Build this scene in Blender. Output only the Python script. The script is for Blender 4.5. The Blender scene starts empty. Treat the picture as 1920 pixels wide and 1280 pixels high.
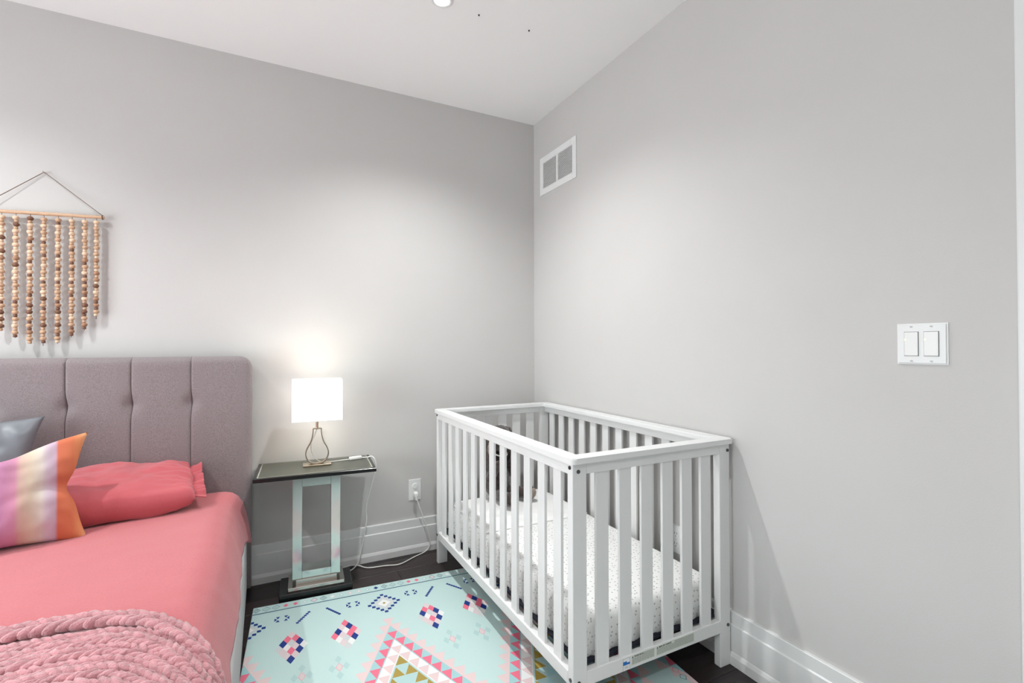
import bpy, bmesh, math, random
from mathutils import Vector, Matrix, noise
scene = bpy.context.scene
COL = scene.collection
R = math.radians
random.seed(7)

# ------------------------------------------------------------------ camera
F_PX = 904.26
YAW, PIT, ROL = 0.4725, 0.0103, -0.0020
fw = Vector((math.sin(YAW) * math.cos(PIT), math.cos(YAW) * math.cos(PIT), math.sin(PIT)))
r0 = Vector((math.cos(YAW), -math.sin(YAW), 0)); u0 = r0.cross(fw)
rt = math.cos(ROL) * r0 + math.sin(ROL) * u0; up = -math.sin(ROL) * r0 + math.cos(ROL) * u0
cd = bpy.data.cameras.new('camera'); cam = bpy.data.objects.new('camera', cd); COL.objects.link(cam)
cd.sensor_width = 36; cd.lens = F_PX / 1920 * 36; cd.clip_start = 0.02
m = Matrix((rt, up, -fw)).transposed().to_4x4(); m.translation = Vector((-1.630, -2.856, 1.229))
cam.matrix_world = m
scene.camera = cam

# ------------------------------------------------------------------ world, exposure, large lights
w = bpy.data.worlds.new('sky'); scene.world = w; w.use_nodes = True
bg = w.node_tree.nodes['Background']
bg.inputs[0].default_value = (0.90, 0.97, 1.0, 1); bg.inputs[1].default_value = 8.6
vs = scene.view_settings
vs.view_transform = 'Standard'; vs.look = 'None'; vs.gamma = 1; vs.use_curve_mapping = False
vs.exposure = 0.24
DOWNLIGHT_W = 128.0
LAMP_W = 3.6
H = 2.74
RX, RY = -4.3, -4.3          # room: x from RX to 0, y from RY to 0
WIN = (-2.9, -.75, 0.20, 1.95)   # y0, y1, z0, z1 of the window added out of view in the left wall for daylight fill
pl = bpy.data.lights.new('added_window_portal', 'AREA'); pl.shape = 'RECTANGLE'
pl.size = WIN[1] - WIN[0]; pl.size_y = WIN[3] - WIN[2]; pl.cycles.is_portal = True
po = bpy.data.objects.new('added_window_portal', pl); COL.objects.link(po)
po.location = (RX - 0.05, (WIN[0] + WIN[1]) / 2, (WIN[2] + WIN[3]) / 2); po.rotation_euler = (R(90), 0, R(-90))

# ------------------------------------------------------------------ materials
def s2l(c): return tuple((v / 12.92 if v <= .04045 else ((v + .055) / 1.055) ** 2.4) for v in (x / 255 for x in c))
def mat(name, rgb, rough=.5, metal=0, var=0, vscale=8, bump=0, bscale=60, coat=0, spec=.5, stretch=None, sheen=0):
    m = bpy.data.materials.new(name); m.use_nodes = True
    nt = m.node_tree; b = nt.nodes['Principled BSDF']; c = s2l(rgb)
    b.inputs['Base Color'].default_value = (*c, 1); b.inputs['Roughness'].default_value = rough
    b.inputs['Metallic'].default_value = metal; b.inputs['Specular IOR Level'].default_value = spec
    if coat: b.inputs['Coat Weight'].default_value = coat; b.inputs['Coat Roughness'].default_value = .1
    if sheen: b.inputs['Sheen Weight'].default_value = sheen
    tc = nt.nodes.new('ShaderNodeTexCoord')
    mp = nt.nodes.new('ShaderNodeMapping'); nt.links.new(tc.outputs['Object'], mp.inputs[0])
    if stretch: mp.inputs['Scale'].default_value = stretch
    if var:
        n = nt.nodes.new('ShaderNodeTexNoise'); n.inputs['Scale'].default_value = vscale; n.inputs['Detail'].default_value = 5
        r = nt.nodes.new('ShaderNodeValToRGB')
        r.color_ramp.elements[0].position = .3; r.color_ramp.elements[1].position = .7
        r.color_ramp.elements[0].color = (*(v * (1 - var) for v in c), 1); r.color_ramp.elements[1].color = (*(min(1, v * (1 + var)) for v in c), 1)
        nt.links.new(mp.outputs[0], n.inputs['Vector']); nt.links.new(n.outputs['Fac'], r.inputs[0]); nt.links.new(r.outputs[0], b.inputs['Base Color'])
    if bump:
        n = nt.nodes.new('ShaderNodeTexNoise'); n.inputs['Scale'].default_value = bscale; n.inputs['Detail'].default_value = 4
        p = nt.nodes.new('ShaderNodeBump'); p.inputs['Strength'].default_value = bump; p.inputs['Distance'].default_value = .004
        nt.links.new(mp.outputs[0], n.inputs['Vector']); nt.links.new(n.outputs['Fac'], p.inputs['Height']); nt.links.new(p.outputs[0], b.inputs['Normal'])
    return m
M = {}
M['wall'] = mat('warm_grey_wall_paint', (201, 199, 197), .75, var=.012, vscale=3, bump=.08, bscale=260, spec=.25)
M['ceiling'] = mat('white_ceiling_paint', (244, 244, 243), .85, bump=.08, bscale=200, spec=.2)
M['trim'] = mat('white_trim_paint', (226, 227, 226), .38)
M['plastic'] = mat('white_plastic', (232, 233, 232), .32)
M['socket'] = mat('white_socket_plastic', (238, 238, 236), .25)
M['dark'] = mat('dark_recess', (28, 28, 30), .8)
M['plank'] = [mat('dark_walnut_plank_%s' % n, c, .42, var=.3, vscale=5, bump=.15, bscale=40, stretch=(1.2, 14, 14)) for n, c in (('brown', (44, 35, 35)), ('umber', (39, 31, 32)), ('black', (49, 39, 38)))]
M['screw'] = mat('painted_screw', (205, 206, 205), .35, .3)
M['crib'] = mat('white_satin_crib_paint', (232, 233, 232), .35)
M['bolt'] = mat('dark_steel_bolt', (92, 94, 96), .35, .9)
M['gunmetal'] = mat('black_lacquer', (22, 23, 24), .22)
M['leather'] = mat('grey_green_leather_inlay', (70, 72, 64), .32, var=.25, vscale=160, bump=.25, bscale=240)
M['stitch'] = mat('pale_stitching', (214, 214, 200), .6)
M['mirror'] = mat('silvered_mirror', (214, 220, 216), .14, 1)
M['chrome'] = mat('brushed_chrome', (200, 196, 190), .16, 1, bump=.04, bscale=30)
M['nickel'] = mat('champagne_nickel', (190, 176, 156), .24, 1)
M['cord'] = mat('white_cord', (238, 238, 234), .4)
M['fabric'] = mat('mauve_grey_woven_upholstery', (140, 129, 131), .9, var=.22, vscale=300, bump=.5, bscale=700, sheen=.2)
M['rail'] = mat('pale_grey_woven_upholstery', (182, 182, 182), .9, var=.1, vscale=420, bump=.4, bscale=700)
M['coral'] = mat('coral_cotton', (186, 102, 107), .85, var=.06, vscale=180, bump=.15, bscale=300, sheen=.25, spec=.2)
M['coral2'] = mat('deep_coral_cotton', (190, 94, 101), .85, var=.05, vscale=9, bump=.3, bscale=40, sheen=.25, spec=.2)
M['knit'] = mat('dusty_rose_chenille', (190, 134, 139), .95, var=.2, vscale=26, bump=1.0, bscale=190, sheen=.6, spec=.1)
M['satin'] = mat('slate_grey_satin', (120, 124, 130), .42, var=.08, vscale=8, bump=.1, bscale=60)
M['fur'] = mat('dark_brown_plush_fur', (64, 53, 50), .95, var=.55, vscale=70, bump=1, bscale=220, sheen=.5)
M['furpale'] = mat('fawn_plush_fur', (150, 134, 124), .95, var=.35, vscale=70, bump=1, bscale=220, sheen=.5)
M['muslin'] = mat('white_muslin', (240, 240, 238), .9, bump=.2, bscale=120)
M['navy'] = mat('navy_mattress_base', (26, 28, 44), .7)
M['wood'] = mat('raw_pine_dowel', (205, 170, 140), .6, var=.15, vscale=30, stretch=(1, 8, 8))
M['string'] = mat('brown_twine', (120, 98, 84), .8)
M['beads'] = [mat('wood_bead_%s' % n, c, .55, var=.14, vscale=60) for n, c in (('pale', (222, 192, 164)), ('tan', (196, 160, 130)), ('brown', (166, 126, 98)), ('dark', (118, 80, 60)))]

def emis(name, rgb, s):
    m = bpy.data.materials.new(name); m.use_nodes = True
    b = m.node_tree.nodes['Principled BSDF']; c = s2l(rgb)
    b.inputs['Base Color'].default_value = (*c, 1); b.inputs['Emission Color'].default_value = (*c, 1); b.inputs['Emission Strength'].default_value = s
    return m
M['lens'] = emis('lit_led_lens', (255, 252, 248), 12)
M['shade'] = emis('lit_white_fabric_shade', (255, 252, 244), 1.5)
M['bulb'] = emis('lit_frosted_bulb', (255, 246, 228), 6)
M['led'] = emis('amber_green_indicator', (220, 255, 120), 3)

# ------------------------------------------------------------------ mesh helpers
def link(name, me, ma=None, parent=None, smooth=False):
    o = bpy.data.objects.new(name, me); COL.objects.link(o)
    if ma is not None:
        for x in (ma if isinstance(ma, (list, tuple)) else [ma]): me.materials.append(x)
    if smooth: me.shade_smooth()
    if parent is not None: o.parent = parent
    return o
def mesh(name, v, f, ma=None, parent=None, smooth=False):
    me = bpy.data.meshes.new(name); me.from_pydata([tuple(p) for p in v], [], f); me.update()
    return link(name, me, ma, parent, smooth)
def frombm(name, bm, ma=None, parent=None, smooth=False):
    bmesh.ops.recalc_face_normals(bm, faces=bm.faces[:])
    me = bpy.data.meshes.new(name); bm.to_mesh(me); bm.free()
    return link(name, me, ma, parent, smooth)
def bm_box(bm, x0, x1, y0, y1, z0, z1, bev=0, seg=1):
    r = bmesh.ops.create_cube(bm, size=1)
    for v in r['verts']:
        v.co = Vector(((x0 + x1) / 2 + v.co.x * (x1 - x0), (y0 + y1) / 2 + v.co.y * (y1 - y0), (z0 + z1) / 2 + v.co.z * (z1 - z0)))
    if bev:
        es = list({e for v in r['verts'] for e in v.link_edges})
        bmesh.ops.bevel(bm, geom=es, offset=bev, segments=seg, affect='EDGES', profile=.5)
def box(name, b, ma, parent=None, bev=0, seg=1, smooth=False):
    bm = bmesh.new(); bm_box(bm, *b, bev, seg); return frombm(name, bm, ma, parent, smooth)
def boxes(name, bl, ma, parent=None, bev=0):
    if not bev:
        v, f = [], []
        for x0, x1, y0, y1, z0, z1 in bl:
            n = len(v); v += [(x, y, z) for z in (z0, z1) for x, y in ((x0, y0), (x1, y0), (x1, y1), (x0, y1))]
            f += [tuple(n + i for i in q) for q in ((3, 2, 1, 0), (4, 5, 6, 7), (0, 1, 5, 4), (1, 2, 6, 5), (2, 3, 7, 6), (3, 0, 4, 7))]
        return mesh(name, v, f, ma, parent)
    bm = bmesh.new()
    for b in bl: bm_box(bm, *b, bev)
    return frombm(name, bm, ma, parent)
def bm_cyl(bm, c, r, h, axis='Z', n=20, r2=None):
    mt = Matrix.Translation(Vector(c))
    if axis == 'X': mt = mt @ Matrix.Rotation(R(90), 4, 'Y')
    if axis == 'Y': mt = mt @ Matrix.Rotation(R(90), 4, 'X')
    bmesh.ops.create_cone(bm, cap_ends=True, segments=n, radius1=r, radius2=r if r2 is None else r2, depth=h, matrix=mt)
def cyl(name, c, r, h, ma, parent=None, axis='Z', n=20, r2=None, smooth=False):
    bm = bmesh.new(); bm_cyl(bm, c, r, h, axis, n, r2); return frombm(name, bm, ma, parent, smooth)
def bm_ell(bm, mtx, u=10, v=7):
    bmesh.ops.create_uvsphere(bm, u_segments=u, v_segments=v, radius=1, matrix=mtx)
def catmull(pts, n=8):
    P = [Vector(p) for p in pts]; out = []
    for i in range(len(P) - 1):
        a, b, c, d = P[max(i - 1, 0)], P[i], P[i + 1], P[min(i + 2, len(P) - 1)]
        for k in range(n):
            t = k / n
            out.append(.5 * ((2 * b) + (c - a) * t + (2 * a - 5 * b + 4 * c - d) * t * t + (3 * b - a - 3 * c + d) * t ** 3))
    out.append(P[-1]); return out
def tube(name, pts, r, ma, parent=None, n=8, close=False):
    v, f = [], []; N = len(pts); prev = None
    for i, p in enumerate(pts):
        if close: t = pts[(i + 1) % N] - pts[i - 1]
        else: t = pts[min(i + 1, N - 1)] - pts[max(i - 1, 0)]
        t.normalize()
        a = prev if prev is not None else (Vector((0, 0, 1)) if abs(t.z) < .9 else Vector((1, 0, 0)))
        s = t.cross(a).normalized(); b = s.cross(t).normalized(); prev = b
        for k in range(n):
            th = 2 * math.pi * k / n; v.append(p + r * (math.cos(th) * s + math.sin(th) * b))
    for i in range(N if close else N - 1):
        j = (i + 1) % N
        for k in range(n): f.append((i * n + k, i * n + (k + 1) % n, j * n + (k + 1) % n, j * n + k))
    if not close: f += [tuple(range(n))[::-1], tuple(range((N - 1) * n, N * n))]
    return mesh(name, v, f, ma, parent, True)
def grid_faces(nx, ny, off=0, flip=False):
    f = []
    for j in range(ny):
        for i in range(nx):
            a = off + j * (nx + 1) + i; q = (a, a + 1, a + nx + 2, a + nx + 1); f.append(q[::-1] if flip else q)
    return f
def empty(name, loc, label, cat, group=None, rz=0):
    o = bpy.data.objects.new(name, None); COL.objects.link(o); o.location = loc; o.rotation_euler = (0, 0, rz)
    o.empty_display_size = .05
    return tag(o, label, cat, group)
def tag(o, label, cat, group=None):
    o['label'] = label; o['category'] = cat
    if group: o['group'] = group
    return o
def struct(o, label, cat):
    o['kind'] = 'structure'; o['label'] = label; o['category'] = cat; return o
def copy_tree(o, parent=None):
    c = o.copy(); COL.objects.link(c); c.parent = parent
    for ch in o.children: copy_tree(ch, c)
    return c
def text_mesh(name, body, size, ma, parent, bold=0):
    cu = bpy.data.curves.new(name, 'FONT'); cu.body = body; cu.size = size; cu.offset = bold; cu.extrude = .0001; cu.resolution_u = 2
    o = bpy.data.objects.new(name + '_src', cu); COL.objects.link(o)
    dg = bpy.context.evaluated_depsgraph_get(); me = bpy.data.meshes.new_from_object(o.evaluated_get(dg))
    bpy.data.objects.remove(o); bpy.data.curves.remove(cu); me.name = name; me.materials.clear()
    return link(name, me, ma, parent)

# ------------------------------------------------------------------ structure
T = .12
fl = struct(box('floor', (RX - T, T, RY - T, T, -.12, -.012), M['dark']), 'dark walnut plank floor showing around the mint play mat', 'floor')
y = -.073 + .127; k = 0
while y > RY:
    ya, yb = max(y - .127, RY), min(y, 0)
    x = -.983 if k == 2 else random.uniform(-1.3, 0); x = x + 1.22 * math.ceil((0 - x) / 1.22)
    while x > RX:
        xa, xb = max(x - 1.22, RX), min(x, 0)
        if xb - xa > .02 and yb - ya > .01:
            box('plank', (xa + .0006, xb - .0006, ya + .0006, yb - .0006, -.012, 0), M['plank'][random.randrange(3)], fl, .0012)
        x -= 1.22
    y -= .127; k += 1
struct(box('ceiling', (RX - T, T, RY - T, T, H, H + .15), M['ceiling']), 'smooth white ceiling above the whole room', 'ceiling')
struct(box('wall_back', (RX - T, T, 0, T, -.012, H), M['wall']), 'warm grey painted wall behind the bed and table lamp', 'wall')
DY0, DY1, DH = -2.466, -3.28, 2.05
struct(boxes('wall_right', [(0, T, DY0, 0, -.012, H), (0, T, DY1, DY0, DH, H), (0, T, RY - T, DY1, -.012, H)], M['wall']), 'warm grey painted wall behind the crib and light switch', 'wall')
struct(box('wall_front', (RX - T, T, RY - T, RY, -.012, H), M['wall']), 'warm grey painted wall facing the headboard wall', 'wall')
y0, y1, z0, z1 = WIN
struct(boxes('wall_left', [(RX - T, RX, RY, y0, -.012, H), (RX - T, RX, y1, 0, -.012, H), (RX - T, RX, y0, y1, -.012, z0), (RX - T, RX, y0, y1, z1, H)], M['wall']), 'warm grey painted wall holding the added wide window', 'wall')
wi = struct(empty('added_window', (RX - .06, (y0 + y1) / 2, z0), '', 'window'), 'wide white framed window added out of view to let in daylight', 'window')  # invented window, out of view; its sky light fills the room
hw, hh = (y1 - y0) / 2, z1 - z0
boxes('window_frame', [(-.03, .03, -hw, -hw + .05, 0, hh), (-.03, .03, hw - .05, hw, 0, hh), (-.03, .03, -hw, hw, 0, .05), (-.03, .03, -hw, hw, hh - .05, hh), (-.03, .03, -.03, .03, 0, hh)], M['trim'], wi)
gm = bpy.data.materials.new('clear_window_glass'); gm.use_nodes = True; nt = gm.node_tree; nt.nodes.clear()
o_ = nt.nodes.new('ShaderNodeOutputMaterial'); mx = nt.nodes.new('ShaderNodeMixShader'); tr = nt.nodes.new('ShaderNodeBsdfTransparent'); gl = nt.nodes.new('ShaderNodeBsdfGlossy')
gl.inputs['Roughness'].default_value = .02; mx.inputs[0].default_value = .06
nt.links.new(tr.outputs[0], mx.inputs[1]); nt.links.new(gl.outputs[0], mx.inputs[2]); nt.links.new(mx.outputs[0], o_.inputs[0])
for s in (-1, 1):
    a, b = sorted((s * .03, s * (hw - .05))); box('pane', (-.003, .003, a, b, .05, hh - .05), gm, wi)

def baseboard(name, pts, label):
    prof = [(0, .2), (.011, .2), (.0135, .197), (.0135, .153), (.019, .149), (.019, .049), (.021, .046), (.026, .033), (.026, 0), (0, 0)]
    (ax, ay), (bx, by), (nx, ny) = pts
    v = [(px + nx * d, py + ny * d, z) for px, py in ((ax, ay), (bx, by)) for d, z in prof]; n = len(prof)
    f = [(i, (i + 1) % n, n + (i + 1) % n, n + i) for i in range(n)] + [tuple(range(n))[::-1], tuple(range(n, 2 * n))]
    return struct(mesh(name, v, f, M['trim']), label, 'baseboard')
baseboard('baseboard_back', ((RX, 0), (0, 0), (0, -1)), 'tall stepped white baseboard behind the bedside table')
baseboard('baseboard_right', ((0, 0), (0, -2.376), (-1, 0)), 'tall stepped white baseboard behind the crib')
baseboard('baseboard_front', ((0, RY), (RX, RY), (0, 1)), 'tall stepped white baseboard facing the headboard wall')
baseboard('baseboard_left', ((RX, RY), (RX, 0), (1, 0)), 'tall stepped white baseboard under the added window')
bm = bmesh.new()
for b in ((-.018, 0, -2.466, -2.376, 0, DH + .09), (-.018, 0, DY1 - .09, DY1, 0, DH + .09), (-.018, 0, DY1, DY0, DH, DH + .09)): bm_box(bm, *b, .004, 2)
struct(frombm('trim_1', bm, M['trim']), 'white door casing at the right edge beside the light switch', 'door casing')
d = struct(empty('door_1', (.05, (DY0 + DY1) / 2, 0.005), '', 'door'), 'white panel door in the wall beside the light switch', 'door')
dw = (DY0 - DY1) / 2 - .004
box('door_slab', (-.018, .018, -dw, dw, 0, DH - .012), M['trim'], d, .002)
for zz in ((.15, .9), (1.05, DH - .16)): box('door_panel', (-.024, -.016, -dw + .12, dw - .12, *zz), M['trim'], d, .004)
kn = cyl('door_knob', (-.055, -dw + .07, .98), .026, .03, M['nickel'], d, 'X', 20, .02); cyl('spindle', (-.03, -dw + .07, .98), .012, .03, M['nickel'], kn, 'X')

# ------------------------------------------------------------------ ceiling fittings
def downlight(x, y, label):
    e = empty('recessed_downlight', (x, y, H), label, 'downlight', 'recessed ceiling downlights')
    v, f = [], []; n = 40
    prof = [(.047, 0), (.0465, -.003), (.043, -.0045), (.034, -.003), (.032, 0)]
    for r_, z_ in prof: v += [(r_ * math.cos(2 * math.pi * i / n), r_ * math.sin(2 * math.pi * i / n), z_) for i in range(n)]
    for j in range(len(prof) - 1): f += [(j * n + i, j * n + (i + 1) % n, (j + 1) * n + (i + 1) % n, (j + 1) * n + i) for i in range(n)]
    mesh('trim_ring', v, f, M['plastic'], e, True)
    cyl('lens', (0, 0, -.0012), .0325, .002, M['lens'], e, n=32)
    L = bpy.data.lights.new('downlight_glow', 'SPOT'); L.shadow_soft_size = .028; L.spot_size = R(132); L.spot_blend = 1; L.energy = DOWNLIGHT_W; L.color = (.98, 1, 1)
    lo = bpy.data.objects.new('downlight_glow', L); COL.objects.link(lo); lo.parent = e; lo.location = (0, 0, -.006)
downlight(-.95, -.858, 'small round recessed downlight in the ceiling above the crib')
downlight(-3.0, -.858, 'small round recessed downlight in the ceiling above the bed pillows')
downlight(-1.9, -3.3, 'small unseen downlight added in the ceiling toward the wall facing the headboard')  # unseen fixture added for room light, kept off the right wall
downlight(-3.5, -3.3, 'small unseen downlight added in the ceiling near the added window')  # another fixture out of view, put in to brighten the room
for x, y, l in ((-.768, -.845, 'tiny dark anchor in the ceiling nearest the downlight'), (-.512, -.854, 'tiny dark anchor in the ceiling farther from the downlight')):
    e = empty('ceiling_anchor', (x, y, H), l, 'anchor', 'tiny dark ceiling anchors')
    cyl('collar', (0, 0, -.0006), .0042, .0012, M['dark'], e, n=12); cyl('stud', (0, 0, -.003), .0022, .005, M['dark'], e, n=10)

# ------------------------------------------------------------------ wall fittings
# return-air grille on the right wall (local: x = into room is -x, y along wall)
g = empty('air_grille', (0, -.301, 2.226), 'white louvred return air grille high on the wall above the crib', 'vent')
gw, gh = .208, .248
bm = bmesh.new()
for b in ((-.007, 0, -gw, -gw + .038, 0, gh), (-.007, 0, gw - .038, gw, 0, gh), (-.007, 0, -gw + .038, gw - .038, 0, .04), (-.007, 0, -gw + .038, gw - .038, gh - .04, gh)): bm_box(bm, *b, .0015)
frombm('frame', bm, M['plastic'], g)
box('divider', (-.0065, -.001, -.009, .009, .04, gh - .04), M['plastic'], g, .001)
box('backing', (-.0012, -.0002, -gw + .03, gw - .03, .035, gh - .035), M['dark'], g)
bm = bmesh.new(); nl = 22
for s in (-1, 1):
    a, b = sorted((s * .009, s * (gw - .038)))
    for i in range(nl):
        zc = .04 + (gh - .08) * (i + .5) / nl
        q = [bm.verts.new(p) for p in ((-.0062, a, zc - .0026), (-.0062, b, zc - .0026), (-.0044, b, zc + .0026), (-.0044, a, zc + .0026))]
        q2 = [bm.verts.new((p.co.x + .0012, p.co.y, p.co.z)) for p in q]
        bm.faces.new(q); bm.faces.new(q2[::-1])
        for t in range(4): bm.faces.new((q[t], q[(t + 1) % 4], q2[(t + 1) % 4], q2[t]))
lv = frombm('louvres', bm, M['plastic'], g); lv['kind'] = 'stuff'

sw = empty('light_switch', (0, -2.180, 1.234), 'white double rocker light switch plate on the right wall', 'light switch')
bm = bmesh.new(); bm_box(bm, -.007, 0, -.0585, .0585, -.057, .057)
bmesh.ops.bevel(bm, geom=[e for e in bm.edges if all(v.co.x < -.006 for v in e.verts)], offset=.004, segments=3, affect='EDGES')
frombm('cover_plate', bm, M['plastic'], sw)
for yy in (.023, -.023):
    box('rocker_gap_shade', (-.0074, -.006, yy - .0172, yy + .0172, -.0342, .0342), M['dark'], sw)  # dark sheet painted in for the shade in the gap round the rocker
    rk = box('rocker', (-.0098, -.006, yy - .0163, yy + .0163, -.0333, .0333), M['socket'], sw, .001)
    box('dimmer_slide', (-.0106, -.0096, yy - .0163, yy - .0125, -.030, .030), M['plastic'], rk, .0004)
    cyl('indicator_light', (-.0101, yy + .0135, .012), .0016, .001, M['led'], rk, 'X', 10)
    for zz in (.048, -.048):
        sc = cyl('screw', (-.0075, yy, zz), .0032, .002, M['screw'], sw, 'X', 14); box('slot', (-.00875, -.0083, yy - .0026, yy + .0026, zz - .0004, zz + .0004), M['dark'], sc)

def outlet(loc, rz, label, cap):
    e = empty('wall_outlet', loc, label, 'outlet', 'wall outlets', rz)      # local: faces -y
    bm = bmesh.new(); bm_box(bm, -.037, .037, -.006, 0, -.062, .062)
    bmesh.ops.bevel(bm, geom=[q for q in bm.edges if all(v.co.y < -.005 for v in q.verts)], offset=.003, segments=2, affect='EDGES')
    frombm('cover_plate', bm, M['plastic'], e)
    for zz in (.022, -.022):
        s = cyl('socket', (0, -.0065, zz), .017, .003, M['socket'], e, 'Y', 24)
        boxes('slots', [(-.0075, -.0055, -.0084, -.0078, zz, zz + .009), (.0055, .0075, -.0084, -.0078, zz, zz + .009), (-.002, .002, -.0084, -.0078, zz - .01, zz - .006)], M['dark'], s)
    cyl('screw', (0, -.0065, 0), .003, .002, M['screw'], e, 'Y', 12)
    if cap:
        bm = bmesh.new(); bm_cyl(bm, (0, -.0105, .023), .0165, .006, 'Y', 28, .015); c = frombm('safety_cap', bm, M['plastic'], e)
    return e
outlet((-.829, 0, .372), 0, 'white wall outlet with round safety cap and lamp plug beside the crib', True)
outlet((0, -1.274, .374), R(-90), 'white wall outlet low behind the crib slats', False)

# ------------------------------------------------------------------ bead wall hanging
h = empty('bead_wall_hanging', (-2.508, -.026, 1.22), 'wooden bead wall hanging strung from a pine dowel above the bed', 'wall hanging')
TILT = .04
def dz(x): return (1.818 - 1.22) + TILT * x
dw_ = cyl('dowel', (0, 0, 0), .0075, .428, M['wood'], h, 'X', 16, smooth=False)
dw_.location = (0, 0, dz(0)); dw_.rotation_euler = (0, -math.atan(TILT), 0)
apex = Vector((0, .018, 2.008 - 1.22))
pe = [Vector((s * .208, 0, dz(s * .208) + .008)) for s in (-1, 1)]
cpts = [pe[0] + (apex - pe[0]) * t / 12 for t in range(12)] + [apex] + [apex + (pe[1] - apex) * t / 12 for t in range(1, 13)]
tube('hanging_cord', cpts, .0016, M['string'], h, 6)
for s in (0, 1):
    c0 = pe[s]; tube('cord_knot', [Vector((c0.x, math.cos(t) * .0095, dz(c0.x) + math.sin(t) * .0095)) for t in [2 * math.pi * i / 14 for i in range(14)]], .0022, M['string'], h, 6, True)
cyl('wall_nail', (0, .013, apex.z - .002), .0022, .026, M['nickel'], h, 'Y', 8)
def bead_mesh(name, r, hh, ma, barrel):
    v, f = [], []; n = 10
    prof = [(.25, -1), (.72, -.82), (1, -.3), (1, .3), (.72, .82), (.25, 1)] if not barrel else [(.7, -1), (1, -.75), (1, .75), (.7, 1)]
    for a, z in prof: v += [(r * a * math.cos(2 * math.pi * i / n), r * a * math.sin(2 * math.pi * i / n), hh * z) for i in range(n)]
    for j in range(len(prof) - 1): f += [(j * n + i, j * n + (i + 1) % n, (j + 1) * n + (i + 1) % n, (j + 1) * n + i) for i in range(n)]
    f += [tuple(range(n))[::-1], tuple(range((len(prof) - 1) * n, len(prof) * n))]
    me = bpy.data.meshes.new(name); me.from_pydata(v, [], f); me.materials.append(ma); me.shade_smooth(); return me
BIG = [bead_mesh('round_bead', .0112, .0088, x, False) for x in M['beads']]
SML = [bead_mesh('spacer_bead', .0074, .0058, x, True) for x in M['beads']]
xs = [-2.682, -2.637, -2.592, -2.546, -2.501, -2.453, -2.406, -2.361, -2.320]
bots = [1.340, 1.300, 1.270, 1.250, 1.236, 1.246, 1.274, 1.306, 1.358]
for si, (x, zb) in enumerate(zip(xs, bots)):
    lx = x + 2.508; zt = dz(lx) - .014; st = bpy.data.objects.new('bead_strand', None); COL.objects.link(st); st.parent = h; st.location = (lx, -.003, zt)
    tube('thread', [Vector((0, 0, .022)), Vector((0, 0, (zb - 1.22 - zt) / 2)), Vector((0, 0, zb - 1.22 - zt))], .0012, M['string'], st, 6)
    z = -.002; L = zb - 1.22 - zt
    while z - .0292 > L - .012:
        t = -z / -L
        darkness = .15 + .6 * t if si > 3 else .1 + .35 * t
        ib = min(2, int(random.random() * 1.9 + darkness * 1.2)); isml = 3 if random.random() < darkness * .75 else random.choice((0, 1, 1))
        for me, dzv, ty in ((BIG[ib if random.random() > .1 else 3], .0088, 0), (SML[isml], .0058, 1)):
            z -= dzv; o = bpy.data.objects.new('bead', me); COL.objects.link(o); o.parent = st
            o.location = (random.uniform(-.0012, .0012), random.uniform(-.001, .001), z); o.rotation_euler = (random.uniform(-.15, .15), random.uniform(-.15, .15), random.random() * 3); z -= dzv

# ------------------------------------------------------------------ bed
BX0, BX1 = -3.33, -1.688          # headboard span
bed = empty('upholstered_bed', ((BX0 + BX1) / 2, 0, 0), 'mauve grey upholstered bed frame with tall seamed headboard', 'bed')
bcx = (BX0 + BX1) / 2; HBW = (BX1 - BX0) / 2; HBT = 1.183; RC = .06
def rounded(x, z):     # push rect point (x in +-HBW, z to HBT) into rounded top corners
    s = 1 if x > 0 else -1; a = (abs(x) - (HBW - RC)) / RC; b = (z - (HBT - RC)) / RC
    if a > 0 and b > 0: return s * (HBW - RC + RC * a * math.sqrt(1 - b * b / 2)), HBT - RC + RC * b * math.sqrt(1 - a * a / 2)
    return x, z
# backing slab
bm = bmesh.new(); ring = [(-HBW, .03)] + [(rounded(-HBW + RC * min(t, 1), HBT - RC + RC * min(1, 2 - t))) if False else None for t in ()]
ol = [(-HBW, .03), (HBW, .03)] + [(HBW - RC + RC * math.cos(t), HBT - RC + RC * math.sin(t)) for t in [math.pi / 2 * i / 8 for i in range(9)]] + [(-HBW + RC - RC * math.sin(t), HBT - RC + RC * math.cos(t)) for t in [math.pi / 2 * i / 8 for i in range(9)]]
ins = .004
vf = [bm.verts.new((x * (1 - ins), -.105, z - ins)) for x, z in ol]; vb = [bm.verts.new((x * (1 - ins), -.028, z - ins)) for x, z in ol]
bm.faces.new(vf); bm.faces.new(vb[::-1]); n = len(ol)
for i in range(n): bm.faces.new((vf[i], vf[(i + 1) % n], vb[(i + 1) % n], vb[i]))
hb = frombm('headboard', bm, M['fabric'], bed)
seams = [-HBW] + [-HBW + .255 + (2 * HBW - .51) * i / 5 for i in range(6)] + [HBW]
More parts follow.
